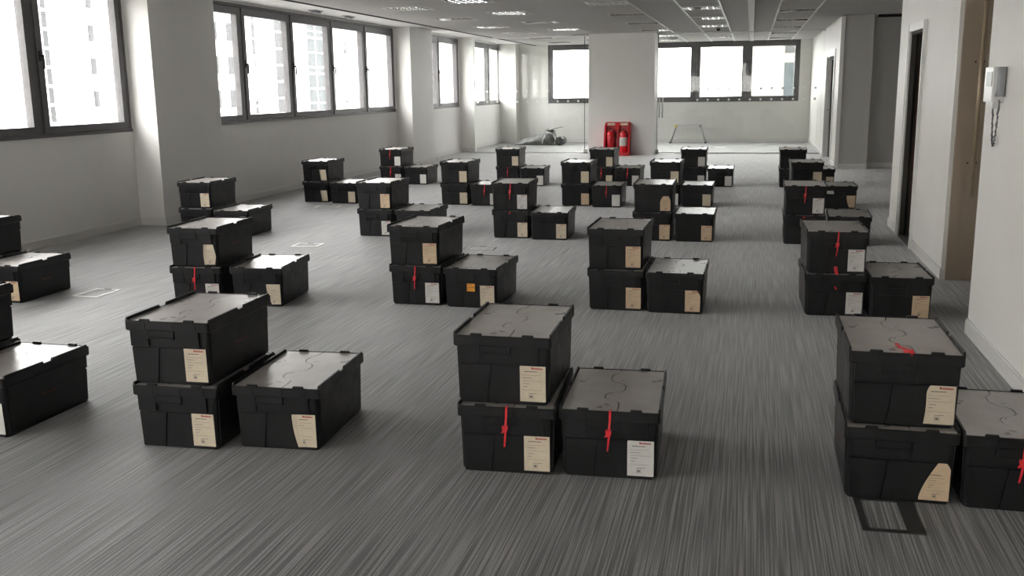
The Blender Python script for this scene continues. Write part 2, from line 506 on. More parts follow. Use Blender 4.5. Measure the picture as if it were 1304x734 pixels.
# recessed louvred lights, switched off
def light_meshes(w):
    h = 0.6
    fr = MB()
    t = 0.022
    fr.box(-w / 2, w / 2, -h / 2, -h / 2 + t, -0.006, .03).box(-w / 2, w / 2, h / 2 - t, h / 2, -0.006, .03)
    fr.box(-w / 2, -w / 2 + t, -h / 2 + t, h / 2 - t, -0.006, .03).box(w / 2 - t, w / 2, -h / 2 + t, h / 2 - t, -0.006, .03)
    hs = MB().box(-w / 2 + t, w / 2 - t, -h / 2 + t, h / 2 - t, .022, .030)
    bl = MB()
    bl.hexa([(-.011, -h / 2 + t, .022), (.011, -h / 2 + t, .022), (.011, h / 2 - t, .022), (-.011, h / 2 - t, .022)][::-1],
            [(-.003, -h / 2 + t, -.012), (.003, -h / 2 + t, -.012), (.003, h / 2 - t, -.012), (-.003, h / 2 - t, -.012)][::-1])
    cr = MB()
    ww = w - 2 * t
    cr.hexa([(-ww / 2, -.012, .022), (ww / 2, -.012, .022), (ww / 2, .012, .022), (-ww / 2, .012, .022)][::-1],
            [(-ww / 2, -.004, -.012), (ww / 2, -.004, -.012), (ww / 2, .004, -.012), (-ww / 2, .004, -.012)][::-1])
    return (fr.mesh('light_frame', M['tbar']), hs.mesh('lamp_recess', M['lamp']), fixn(bl.mesh('louvre_blade', M['louvre'])), fixn(cr.mesh('louvre_vane', M['louvre'])))


LM = {}
colname = {-5.31: 'outermost bay by the windows', -4.13: 'second bay from the windows', -2.36: 'third bay from the windows', -1.1: 'bay left of the white strip', 0.37: 'bay between white strip and corridor'}
from collections import defaultdict
cnt = defaultdict(int)
ORD = ['first', 'second', 'third', 'fourth', 'fifth', 'sixth', 'seventh', 'eighth']
for a, b, c0, c1 in sorted(light_slots, key=lambda q: (q[0], -q[2])):
    w = round(b - a, 3)
    if w not in LM: LM[w] = light_meshes(w)
    e = bpy.data.objects.new('ceiling_light', None); COL.objects.link(e)
    e.location = ((a + b) / 2, (c0 + c1) / 2, ZC)
    n = cnt[a]; cnt[a] += 1
    bay = {-5.31: 'outermost bay by windows', -4.13: 'second bay from windows', -2.36: 'third bay from windows', -1.1: 'fourth bay from windows', 0.37: 'bay nearest the corridor'}[a]
    tag(e, f'unlit louvred ceiling light, {bay}, {ORD[n]} from end wall', 'ceiling light', 'louvred ceiling lights')
    link('light_frame', LM[w][0], e); link('lamp_recess', LM[w][1], e)
    for k in range(5): link('louvre_blade', LM[w][2], e, ((k - 2) * (w - .05) / 6, 0, 0))
    for k in range(3): link('louvre_vane', LM[w][3], e, (0, (k - 1) * .14, 0))

det = bpy.data.objects.new('smoke_detector', None); COL.objects.link(det); det.location = (-0.72, 21.4, ZC)
tag(det, 'small dark smoke detector hanging from the ceiling before the glass', 'detector')
link('detector_base', MB().lathe([(.055, 0.002), (.055, -.018), (.045, -.025)], n=16).mesh('detector_base', M['phonegrey'], True), det)
link('detector_head', MB().lathe([(.04, -.025), (.036, -.06), (.02, -.068)], n=16).mesh('detector_head', M['plate_dark'], True), det)
det = bpy.data.objects.new('ceiling_speaker', None); COL.objects.link(det); det.location = (-1.95, 25.2, ZC)
tag(det, 'round pale ceiling fitting behind the glass partition', 'speaker')
link('fitting_ring', MB().lathe([(.13, 0.002), (.13, -.03), (.10, -.05)], n=20).mesh('fitting_ring', M['dot'], True), det)
link('fitting_grille', MB().lathe([(.10, -.05), (.06, -.06), (.01, -.062)], n=20).mesh('fitting_grille', M['phone'], True), det)
for i, y in enumerate((14.6, 15.9)):
    br = bpy.data.objects.new('blind_bracket', None); COL.objects.link(br); br.location = (-6.62, y, 2.752)
    tag(br, ['small grey blind bracket above the third sash of the long window run', 'small grey blind bracket above the fourth sash of the long window run'][i], 'bracket', 'blind brackets above the windows')
    link('bracket_plate', MB().box(-.05, .05, -.16, .16, -.012, 0).mesh('bracket_plate', M['phonegrey']), br)
    link('bracket_arm', MB().box(-.02, .02, -.14, .14, -.04, -.012).mesh('bracket_arm', M['phonegrey']), br)

# ------------------------------------------------------------------ windows
def make_window(name, horiz, a, b, n, z0, z1, label, wide=False):
    """horiz: 'y' -> in the window wall (plane x = XL), 'x' -> in the far wall (plane y = YF). Local u along, w outward depth."""
    def P(u0, u1, w0, w1, q0, q1):
        if horiz == 'y': return (XL - w1, XL - w0, u0, u1, q0, q1)
        if horiz == 'b': return (u0, u1, YB - w1, YB - w0, q0, q1)
        return (u0, u1, YF + w0, YF + w1, q0, q1)
    fr = MB()
    t = 0.035
    d0, d1 = -0.004, 0.13
    fr.box(*P(a, b, d0 - 0.012, d1, z0, z0 + t)); fr.box(*P(a, b, d0, d1, z1 - t, z1))
    fr.box(*P(a, a + t, d0, d1, z0 + t, z1 - t)); fr.box(*P(b - t, b, d0, d1, z0 + t, z1 - t))
    # rebate behind the sashes closes the gap round each one
    rb = t + .03
    fr.box(*P(a, b, .0855, d1 - .01, z0, z0 + rb)); fr.box(*P(a, b, .0855, d1 - .01, z1 - rb, z1))
    fr.box(*P(a, a + rb, .0855, d1 - .01, z0, z1)); fr.box(*P(b - rb, b, .0855, d1 - .01, z0, z1))
    p = (b - a) / n
    for k in range(1, n):
        u = a + k * p
        fr.box(*P(u - .030, u + .030, 0.012, d1, z0 + t, z1 - t))
        fr.box(*P(u - .060, u + .060, .0855, d1 - .01, z0 + t, z1 - t))
    o = link(name, fr.mesh(name, M['frame'])); struct(o, label, 'window')
    for k in range(n):
        u0 = a + k * p + (t if k == 0 else .030) + .004
        u1 = a + (k + 1) * p - (t if k == n - 1 else .030) - .004
        q0, q1 = z0 + t + .004, z1 - t - .004
        sw, sb, st = (.085, .075, .105) if horiz == 'y' else (.10, .105, .12)
        s = MB()
        s.box(*P(u0, u1, 0.0, .085, q0, q0 + sb)); s.box(*P(u0, u1, 0.0, .085, q1 - st, q1))
        s.box(*P(u0, u0 + sw, 0.0, .085, q0 + sb, q1 - st)); s.box(*P(u1 - sw, u1, 0.0, .085, q0 + sb, q1 - st))
        so = link('sash', s.mesh('sash', M['frame']), o)
        g = MB().box(*P(u0 + sw - .005, u1 - sw + .005, .055, .061, q0 + sb - .005, q1 - st + .005))
        link('pane', g.mesh('pane', M['pane']), so)
        hd = MB()
        hu = u0 + .03; hz = (q0 + q1) / 2
        hd.box(*P(hu - .014, hu + .014, -.012, 0, hz - .05, hz + .05))
        hd.box(*P(hu - .010, hu + .010, -.045, -.012, hz - .012, hz + .012))
        hd.box(*P(hu - .010, hu + .010, -.05, -.035, hz - .13, hz + .012))
        link('handle', hd.mesh('handle', M['gasket']), so)
    return o


wlab = ['grey-framed window run on the window wall behind the viewer', 'grey-framed window run nearest the viewer on the window wall', 'long grey-framed window run between the two boxed pillars',
        'grey-framed window pair beside the glass partition', 'grey-framed window pair beyond the glass partition']
for i, (a, b, n) in enumerate(WINS):
    make_window(f'window_{i + 1}', 'y', a, b, n, ZS, ZT, wlab[i])
make_window('window_6', 'x', FW[0], FW[1], FW[2], ZS, ZT - .01, 'band of dark-framed windows in the end wall')
make_window('window_7', 'b', BW[0], BW[1], BW[2], ZS, ZT, 'band of windows added behind the viewer for frontal light')

# ------------------------------------------------------------------ glass partition
def glass_screen(name, x0, x1, joints, label, door=None):
    e = MB()
    e.box(x0, x1, YG - .02, YG + .02, 0, .03).box(x0, x1, YG - .02, YG + .02, ZC - .03, ZC)
    root = link(name, e.mesh(name, M['alu'])); struct(root, label, 'glass partition')
    xs = [x0] + joints + [x1]
    for a, b in zip(xs[:-1], xs[1:]):
        link('glass_panel', MB().box(a + .003, b - .003, YG - .006, YG + .006, .03, ZC - .03).mesh('glass_panel', M['glass']), root)
    return root


gl = glass_screen('wall_glass_left', -6.62, -3.63, [-3.8], 'frameless glass screen on the window side of the broad pillar')
gr = glass_screen('wall_glass_right', -2.135, 1.53, [-1.25], 'frameless glass screen on the corridor side of the broad pillar')
dotm = MB()
n = 14
ring = [(.026 * math.cos(2 * math.pi * i / n), .026 * math.sin(2 * math.pi * i / n)) for i in range(n)]
dotm.loops([[(x, -.0075, z) for x, z in ring], [(x, -.006, z) for x, z in ring]])
dot_me = fixn(dotm.mesh('manifestation_dot', M['dot']))
for par, xs in ((gl, [-6.4 + .245 * k for k in range(11)]), (gr, [-1.205 + .2335 * k for k in range(12)])):
    for x in xs:
        if x > 1.5: continue
        for z in (1.215, 1.455):
            link('manifestation_dot', dot_me, par, (x, YG, z))
# door patch fittings, edge strips and pull handle
link('door_edge', MB().box(-2.115, -2.10, YG - .012, YG + .012, .03, ZC - .03).mesh('door_edge', M['plate_dark']), gr)
link('door_edge', MB().box(-3.808, -3.795, YG - .012, YG + .012, .03, ZC - .03).mesh('door_edge', M['plate_dark']), gl)
hm = MB()
for x, y in ((-2.06, YG - .05), (-1.985, YG - .075)):
    hm.tube([(x, y, .82), (x, y, 1.51)], .014, 10)
for z in (0.93, 1.40):
    hm.tube([(-2.06, YG - .05, z), (-1.985, YG - .075, z)], .008, 8)
    hm.tube([(-2.06, YG - .05, z), (-2.06, YG + .02, z)], .008, 8)
    hm.tube([(-1.985, YG - .075, z), (-1.985, YG + .02, z)], .008, 8)
link('pull_handle', hm.mesh('pull_handle', M['steel'], True), gr)
link('patch_fitting', MB().box(-2.135, -2.07, YG - .02, YG + .02, .0, .1).mesh('patch_fitting', M['alu']), gr)
link('patch_fitting', MB().box(-3.82, -3.72, YG - .02, YG + .02, .0, .1).mesh('patch_fitting', M['alu']), gl)


def floor_plate(x, y, w, h, label):
    r = bpy.data.objects.new('floor_plate', None); COL.objects.link(r); r.location = (x, y, 0)
    tag(r, label, 'floor plate')
    link('plate', MB().loops([rrect(w / 2, h / 2, .01, -.001), rrect(w / 2, h / 2, .01, .005), rrect(w / 2 - .004, h / 2 - .004, .008, .007)]).mesh('plate', M['steel']), r)
    link('screw', MB().lathe([(.012, .006), (.012, .009), (.008, .0095)], (-w / 2 + .04, 0, 0), 10).mesh('screw', M['plate_grey']), r)
    link('screw', MB().lathe([(.012, .006), (.012, .009), (.008, .0095)], (w / 2 - .04, 0, 0), 10).mesh('screw', M['plate_grey']), r)


floor_plate(-1.86, 22.98, .36, .13, 'bright metal floor plate at the glass door by the pillar')
floor_plate(-4.06, 22.98, .36, .13, 'bright metal floor plate at the glass screen on the window side')
floor_plate(-0.73, 25.4, .28, .28, 'bright metal outlet cover on the floor beyond the glass')

# ------------------------------------------------------------------ right side doors
def architrave(x, y0, y1, z1, w=.07, t=.022):
    m = MB()
    m.box(x - t, x, y0 - w, y0, 0, z1 + w).box(x - t, x, y1, y1 + w, 0, z1 + w).box(x - t, x, y0, y1, z1, z1 + w)
    m.box(x - t * .5, x + .12, y0 - .004, y0 + .02, 0, z1).box(x - t * .5, x + .12, y1 - .02, y1 + .004, 0, z1).box(x - t * .5, x + .12, y0, y1, z1 - .02, z1 + .002)
    return m


am_ = MB()
am_.box(XR - .022, XR, DY0 - .07, DY0, 0, DZ + .07).box(XR - .022, XR, DY1, DY1 + .07, 0, DZ + .07).box(XR - .022, XR, DY0, DY1, DZ, DZ + .07)
am_.box(XR - .030, XR - .022, DY0 - .07, DY0 - .05, 0, DZ + .07).box(XR - .030, XR - .022, DY1 + .05, DY1 + .07, 0, DZ + .07)
d1 = link('door_1', am_.mesh('door_1', M['tbar'])); struct(d1, 'narrow doorway with white frame and jamb lining darkened for shade', 'door')
link('door_lining', MB().box(XR - .004, XR + .12, DY1 - .03, DY1 + .002, 0, DZ).box(XR - .004, XR + .12, DY0 - .002, DY0 + .03, 0, DZ).box(XR - .004, XR + .12, DY0, DY1, DZ - .03, DZ + .002).mesh('door_lining', M['shadejamb']), d1)
leaf = link('door_leaf', MB().box(XR + .095, XR + .125, DY0 + .03, DY1 - .03, .01, DZ - .03).mesh('door_leaf', M['darkdoor']), d1)
link('gap_strip', MB().box(XR + .035, XR + .055, DY1 - .05, DY1 - .03, .01, DZ - .03).mesh('gap_strip', M['darkdoor']), d1)  # dark strip drawn for the black gap line
link('door_edge_strip', MB().box(XR + .075, XR + .092, DY1 - .045, DY1 - .03, .01, 1.75).mesh('door_edge_strip', M['reddoor']), leaf)
link('threshold', MB().box(XR - .03, XR + .12, DY0, DY1, -.001, .012).mesh('threshold', M['alu']), d1)
# white corner strip on the wall end
sbox('trim_4', [(XR - .006, XR + .024, 8.208, 8.221, 0, 2.71)], M['tbar'], 'thin white corner bead at the end of the doorway wall', 'trim')

# beige door with a long pull handle
d2 = link('door_2', MB().box(XR + .12, 1.56 + .12, 8.235, 8.335, 0, 2.71).box(2.58, 2.70, 8.235, 8.335, 0, 2.71).box(1.68, 2.58, 8.235, 8.335, 2.45, 2.71).mesh('door_2', M['beige']))
struct(d2, 'beige door and frame in the alcove behind the wall end', 'door')
lf = link('door_leaf', MB().box(1.535, 2.56, 8.185, 8.235, .004, 2.44).mesh('door_leaf', M['beige']), d2)
link('kick_plate', MB().box(1.60, 2.5, 8.180, 8.186, .02, .105).mesh('kick_plate', M['beige']), lf)
link('edge_strip', MB().box(1.535, 1.60, 8.176, 8.186, .004, 2.44).mesh('edge_strip', M['beige']), lf)
hm = MB().tube([(1.662, 8.12, .665), (1.662, 8.12, 2.3)], .015, 10)
for z in (.92, 1.68): hm.tube([(1.662, 8.12, z), (1.662, 8.19, z)], .009, 8)
link('pull_handle', hm.mesh('pull_handle', M['brass'], True), lf)
sc = MB()
for z in (.92, 1.68):
    for x in (1.632, 1.692): sc.box(x - .006, x + .006, 8.178, 8.187, z - .006, z + .006)  # each pair: a bolt head and a dark block for its shadow
link('bolt_dots', sc.mesh('bolt_dots', M['plate_dark']), lf)

# far doorway
d3 = link('door_3', architrave(1.53, OY0, OY1, OZ, .09).mesh('door_3', M['tbar'])); struct(d3, 'far doorway with white frame, one grey leaf and a dark opening', 'door')
l3 = link('door_leaf', MB().box(1.60, 1.645, OY0 + .02, OY0 + .98, .01, OZ - .02).mesh('door_leaf', M['greydoor']), d3)
l4 = link('door_leaf', MB().box(1.62, 1.66, OY0 + 1.0, OY1 - .02, .01, OZ - .02).mesh('door_leaf', M['darkdoor']), d3)
link('door_closer', MB().box(1.50, 1.60, OY0 + 1.05, OY0 + 1.3, OZ - .09, OZ - .02).mesh('door_closer', M['dot']), d3)
link('lever_handle', MB().tube([(1.62, 22.0, 1.0), (1.55, 22.0, 1.0), (1.55, 21.86, 1.0)], .012, 8).mesh('lever_handle', M['steel']), l4)
sbox('trim_5', [(1.515, 1.585, 18.975, 19.001, 0, 2.71)], M['tbar'], 'white corner strip at the end of the corridor', 'trim')

# ------------------------------------------------------------------ entry phone
ph = bpy.data.objects.new('entry_phone', None); COL.objects.link(ph); ph.location = (XN, 6.06, 1.42)
tag(ph, 'white wall-mounted entry phone with small grey screen and curly cord', 'entry phone')
link('phone_base', MB().loops([rrect(.032, .10, .008, 0, 3, -.032, .03), rrect(.032, .10, .008, .19, 3, -.032, .03)]).mesh('phone_base', M['phone']), ph)
link('screen', MB().box(-.067, -.062, -.055, .075, .085, .165).mesh('screen', M['phonegrey']), ph)
hs = MB().loops([rrect(.024, .022, .01, .03, 3, -.026, -.088), rrect(.019, .020, .01, .07, 3, -.022, -.088), rrect(.019, .020, .01, .15, 3, -.022, -.088), rrect(.024, .022, .01, .19, 3, -.026, -.088)])
link('handset', hs.mesh('handset', M['phonegrey'], False), ph)
pts = []
for k in range(41):
    t = k / 40
    y = .06 - .13 * t + .012 * math.sin(t * 90)
    z = -.235 * math.sin(math.pi * min(1, t * 1.04)) ** .6 + .01 * math.cos(t * 90)
    pts.append((-.022, y, z if 0 < k < 40 else .005))
link('curly_cord', MB().tube(pts, .006, 6).mesh('curly_cord', M['phonegrey'], True), ph)
link('cord_clip', MB().box(-.04, -.002, .0, .07, -.035, .0).mesh('cord_clip', M['phone']), ph)

# ------------------------------------------------------------------ crates
H = 0.2845     # stacking pitch


def yb(z): return 0.283 + 0.026 * z


def build_body():
    b = MB()
    b.loops([rrect(.176, .276, .016, 0), rrect(.182, .282, .02, .008), rrect(.188, .288, .02, .24)])
    for sgn in (-1, 1):
        def panel(poly, t):
            q = [(x * (-sgn), sgn * (yb(z) - .004), z) for x, z in poly]
            o = [(x * (-sgn), sgn * (yb(z) + t), z) for x, z in poly]
            b.loops([q, o])
        panel([(-.170, .006), (-.066, .006), (-.047, .163), (-.175, .163)], .006)
        panel([(-.058, .006), (.170, .006), (.175, .163), (-.038, .163)], .006)
        panel([(-.176, .170), (-.092, .170), (-.092, .242), (-.176, .242)], .010)
        panel([(-.088, .205), (.034, .205), (.034, .242), (-.088, .242)], .014)
        panel([(.038, .170), (.148, .170), (.148, .242), (.038, .242)], .010)
    for sgn in (-1, 1):   # plain long sides with a stepped back edge
        def spanel(poly, t):
            q = [(sgn * (.183 + .026 * z - .004), y, z) for y, z in poly]
            o = [(sgn * (.183 + .026 * z + t), y, z) for y, z in poly]
            b.loops([q, o])
        spanel([(-.262, .01), (.262, .01), (.266, .236), (-.266, .236)], .003)
    me = b.mesh('body', M['black'])
    return fixn(me)


def build_rim():
    b = MB()
    b.loops([rrect(.184, .284, .014, .238), rrect(.197, .297, .012, .238), rrect(.2, .3, .012, .243), rrect(.2, .3, .012, .279), rrect(.198, .298, .011, .2825), rrect(.192, .292, .01, .2825), rrect(.192, .292, .01, .268)], cap0=False, cap1=False)
    for sx in (-1, 1):      # long ridges, one gap in the middle
        for y0, y1 in ((-.292, -.028), (.022, .285)):
            xs = sorted((sx * .1905, sx * .2))
            bt = [(xs[0], y0, .278), (xs[1], y0, .278), (xs[1], y1, .278), (xs[0], y1, .278)]
            tp = [(xs[0] + .001, y0 + .008, .2945), (xs[1] - .001, y0 + .008, .2945), (xs[1] - .001, y1 - .008, .2945), (xs[0] + .001, y1 - .008, .2945)]
            b.hexa(bt, tp)
    for sy in (-1, 1):
        for x in (-.105, .105):
            ys = sorted((sy * .288, sy * .2995))
            bt = [(x - .025, ys[0], .278), (x + .025, ys[0], .278), (x + .025, ys[1], .278), (x - .025, ys[1], .278)]
            tp = [(x - .021, ys[0], .291), (x + .021, ys[0], .291), (x + .021, ys[1] - .001, .291), (x - .021, ys[1] - .001, .291)]
            b.hexa(bt, tp)
        # reinforcing tabs under the rim
        for x0, x1 in ((-.19, -.10), (-.085, .03), (.045, .14)):
            ys = sorted((sy * .294, sy * .3025))
            b.box(x0, x1, ys[0], ys[1], .246, .274)
    return fixn(b.mesh('rim', M['black']))


SEAM = [(.030, -.287), (.030, -.20), (.024, -.172), (-.018, -.150), (-.034, -.125), (-.036, -.085), (-.022, -.055), (.022, -.030), (.038, -.005), (.038, .045), (.022, .078), (-.018, .105), (-.032, .14), (-.030, .20), (-.005, .24), (.0, .287)]


def build_flap(side):
    pts = [(x + side * .0022, y) for x, y in SEAM]
    poly = ([(-.1895, -.287)] + pts + [(-.1895, .287)]) if side < 0 else ([(.1895, .287)] + pts[::-1] + [(.1895, -.287)])
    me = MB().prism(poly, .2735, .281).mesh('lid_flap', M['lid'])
    return fixn(me)


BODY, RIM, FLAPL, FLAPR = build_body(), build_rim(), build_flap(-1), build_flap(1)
LIP = fixn(MB().loops([[(-.087, -yb(z) - .0143, z), (.033, -yb(z) - .0143, z), (.033, -yb(z) - .0185, z), (-.087, -yb(z) - .0185, z)] for z in (.205, .212)]).mesh('handle_lip', M['black']))
LIPB = fixn(MB().loops([[(-.033, yb(z) + .0143, z), (.087, yb(z) + .0143, z), (.087, yb(z) + .0185, z), (-.033, yb(z) + .0185, z)] for z in (.205, .212)]).mesh('handle_lip', M['black']))

# paper labels, 105 x 148 mm on the front lower right
LX0, LX1, LZ0, LZ1 = .072, .176, .018, .166


def label_mesh(kind, m, seed):
    rnd = random.Random(seed)
    nr, nc = 12, 5
    vs = []
    for i in range(nr + 1):
        v = i / nr
        l, r, bend = 0.0, 1.0, 0.0
        if kind == 'curl':
            l = .10 * math.sin(v * 2.6) * (1 - v) + (.16 if v < .12 else 0) * (1 - v / .12) + .04
            l = .22 * (1 - v) ** 2
        if kind == 'torntl': l = max(0, (v - .05)) ** 1.4 * .62; r = 1 - max(0, v - .86) * 1.0
        if kind == 'torntr': r = 1 - max(0, v - .72) ** 1.3 * 1.3 - .03 * (1 - v)
        if kind == 'round':
            k = max(0, v - .55) / .45
            l = .30 * k ** 2; r = 1 - .24 * k ** 2
        if kind == 'roundl':
            k = max(0, v - .75) / .25
            l = .14 * k ** 2 + .05 * math.sin(v * 3)
        if kind == 'fold': l = .08 + .10 * abs(v - .45); r = .82 + .18 * (1 - abs(v - .42) / .58)
        if kind == 'lean': l = .20 * (1 - v) ; r = 1.0 - .12 * v
        if kind == 'taper': l = .35 * (1 - v) ** 2.2
        for j in range(nc + 1):
            u = l + (r - l) * j / nc
            x = LX0 + (LX1 - LX0) * u; z = LZ0 + (LZ1 - LZ0) * v
            off = .0072 + rnd.random() * .0004
            if kind in ('curl', 'fold', 'lean') and j == 0: off += .006
            if kind in ('curl', 'fold') and j == 1: off += .0015
            vs.append((x, -(yb(z) + off), z))
    fs = []
    w = nc + 1
    for i in range(nr):
        for j in range(nc):
            fs.append((i * w + j, i * w + j + 1, (i + 1) * w + j + 1, (i + 1) * w + j))
    mb = MB(); mb.add(vs, fs)
    return mb.mesh('label', m)


def print_mesh():
    """small heading blocks too blurred to read, ruled lines and a stamp box"""
    def q(mb, x0, x1, z0, z1):
        mb.add([(x0, -(yb(z0) + .0082), z0), (x1, -(yb(z0) + .0082), z0), (x1, -(yb(z1) + .0082), z1), (x0, -(yb(z1) + .0082), z1)], [(0, 1, 2, 3)])
    hd = MB()
    x = LX0 + .047
    for w, h in ((.006, .0085), (.005, .006), (.005, .006), (.004, .0075), (.005, .006), (.004, .006), (.005, .006), (.004, .006)):
        q(hd, x, x + w, LZ1 - .013, LZ1 - .013 + h); x += w + .0011
    tx = MB()
    for z, x0, x1, h in ((.134, .018, .07, .003), (.120, .01, .085, .0009), (.108, .012, .05, .0016), (.096, .01, .09, .0009), (.084, .014, .04, .0018), (.072, .014, .03, .0018), (.058, .01, .09, .0008), (.044, .035, .07, .0016)):
        q(tx, LX0 + x0, LX0 + x1, LZ0 + z - .010, LZ0 + z - .010 + h)
    cx, cz = LX0 + .045, LZ0 + .022
    for a in ((-.009, .009, -.008, -.0068), (-.009, .009, .0068, .008), (-.009, -.0078, -.008, .008), (.0078, .009, -.008, .008), (-.005, .005, -.004, .003)):
        q(tx, cx + a[0], cx + a[1], cz + a[2], cz + a[3])
    return hd.mesh('label_heading', M['redink']), tx.mesh('label_print', M['ink'])


HEAD, PRINT = print_mesh()
# blurred maker's name on the long sides
SIDES = []
for sgn in (1, -1):
    sp = MB(); y = -.055
    for w, h in ((.016, .020), (.012, .013), (.012, .013), (.010, .016), (.013, .013), (.009, .013), (.012, .013)):
        z0 = .13
        xx = sgn * (.183 + .026 * z0 + .0045)
        yy0, yy1 = (y, y + w) if sgn > 0 else (-y, -y - w)
        sp.add([(xx, yy0, z0), (xx, yy1, z0), (xx, yy1, z0 + h), (xx, yy0, z0 + h)], [(0, 1, 2, 3)])
        y += w + .003
    SIDES.append(fixn(sp.mesh('side_print', M['sideprint'])))


def seal_meshes():
    st = MB().loops([[(x - .0045, -yy, z), (x + .0045, -yy, z), (x + .0045, -yy - .0025, z), (x - .0045, -yy - .0025, z)] for x, yy, z in
                     ((.004, .27, .2825), (.004, .30, .2865), (.004, .3055, .279), (.003, .3055, .245), (.0, .311, .205))])
    hd = MB().prism([(-.013, -.318), (.010, -.318), (.010, -.306), (-.013, -.306)], .196, .210)
    hd.hexa([(-.018, -.317, .180), (.006, -.317, .186), (.006, -.308, .186), (-.018, -.308, .180)], [(-.008, -.317, .197), (.010, -.317, .198), (.010, -.308, .198), (-.008, -.308, .197)])
    tl = MB().loops([[(x - w, -yy, z), (x + w, -yy, z), (x + w, -yy - .002, z), (x - w, -yy - .002, z)] for x, yy, z, w in
                     ((.002, .311, .197, .004), (-.002, .309, .160, .004), (-.006, .302, .118, .003))])
    return fixn(st.mesh('security_seal', M['seal'])), fixn(hd.mesh('seal_head', M['seal'])), fixn(tl.mesh('seal_tail', M['seal']))


SEAL = seal_meshes()
LABELS = {}


def crate(x, y, a, z, text, paper=None, kind='rect', seal=None, near=True, extra=None):
    """x, y: middle of the front lid edge; a: turn about z"""
    e = bpy.data.objects.new('lidded_crate', None); COL.objects.link(e)
    e.location = (x - math.sin(a) * .3, y + math.cos(a) * .3, z)
    e.rotation_euler = (0, 0, a)
    tag(e, text, 'crate', 'black lidded crates')
    bo = link('body', BODY, e)
    link('handle_lip', LIP, bo); link('handle_lip', LIPB, bo)
    link('side_print', SIDES[0], bo); link('side_print', SIDES[1], bo)
    link('rim', RIM, e)
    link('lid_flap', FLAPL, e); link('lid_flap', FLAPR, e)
    if paper:
        k = (paper, kind)
        if k not in LABELS: LABELS[k] = label_mesh(kind, M[paper], hash(kind) % 7 if False else len(LABELS))
        lo = link('label', LABELS[k], e)
        if near and kind not in ('torntl', 'fold', 'lean', 'round', 'taper'):
            link('label_heading', HEAD, lo); link('label_print', PRINT, lo)
        elif near:
            link('label_print', PRINT, lo)
            lo.children[0].scale = (.78, 1, .8); lo.children[0].location = (.034, -.0006, .004)
    if seal == 'full':
        s = link('security_seal', SEAL[0], e); link('seal_head', SEAL[1], s); link('seal_tail', SEAL[2], s)
    elif seal == 'up':      # tail flipped onto the lid
        s = MB().loops([[(px - .006, py, z_), (px + .006, py + .004, z_), (px + .006, py + .004, z_ + .004), (px - .006, py, z_ + .004)] for px, py, z_ in ((.02, -.302, .272), (.018, -.296, .2845), (.01, -.26, .283), (-.015, -.215, .283), (-.02, -.17, .284))])
        so = link('security_seal', fixn(s.mesh('security_seal', M['seal'])), e)
        link('seal_head', fixn(MB().hexa([(-.012, -.285, .282), (.026, -.292, .282), (.026, -.27, .282), (-.006, -.268, .282)], [(-.008, -.283, .293), (.022, -.288, .293), (.022, -.272, .293), (-.004, -.27, .293)]).mesh('seal_head', M['seal'])), so)
    elif seal == 'dot':
        link('security_seal', MB().box(-.014, .004, -.3055, -.299, .258, .274).mesh('security_seal', M['seal']), e)
    elif seal == 'tag':     # hanging tag near the bottom edge
        s = link('security_seal', SEAL[0], e); link('seal_head', SEAL[1], s); link('seal_tail', SEAL[2], s)
        t = fixn(MB().hexa([(-.005, -.297, -.002), (.015, -.297, -.004), (.015, -.291, -.004), (-.005, -.291, -.002)], [(-.018, -.299, .048), (.006, -.299, .051), (.006, -.293, .051), (-.018, -.293, .048)]).mesh('seal_tag', M['seal']))
        link('seal_tag', t, e)
    elif seal == 'bit':
        link('security_seal', fixn(MB().hexa([(-.002, -.305, .188), (.012, -.305, .184), (.012, -.296, .184), (-.002, -.296, .188)], [(-.012, -.307, .208), (.0, -.307, .210), (.0, -.297, .210), (-.012, -.297, .208)]).mesh('security_seal', M['seal'])), e)
    if extra == 'orange':
        o = link('sticker', MB().add([(-.022, -(yb(.122) + .0125), .122), (.036, -(yb(.122) + .0125), .122), (.036, -(yb(.178) + .0125), .178), (-.022, -(yb(.178) + .0125), .178)], [(0, 1, 2, 3)]).mesh('sticker', M['orange']), e)
        o['label'] = 'orange square sticker'
        t = MB()
        for z0, x0, x1, hh in ((.168, -.015, .012, .004), (.150, -.018, .032, .004), (.134, -.018, .006, .002)):
            t.add([(x0, -(yb(z0) + .013), z0), (x1, -(yb(z0) + .013), z0), (x1, -(yb(z0) + .013), z0 + hh), (x0, -(yb(z0) + .013), z0 + hh)], [(0, 1, 2, 3)])
        link('sticker_print', t.mesh('sticker_print', M['ink']), o)
    if extra == 'white':
        o = link('sticker', MB().add([(-.165, -(yb(.185) + .0105), .185), (-.08, -(yb(.185) + .0105), .185), (-.08, -(yb(.225) + .0105), .225), (-.165, -(yb(.225) + .0105), .225)], [(0, 1, 2, 3)]).mesh('sticker', M['white']), e)
        o['label'] = 'small white sticker'
    return e


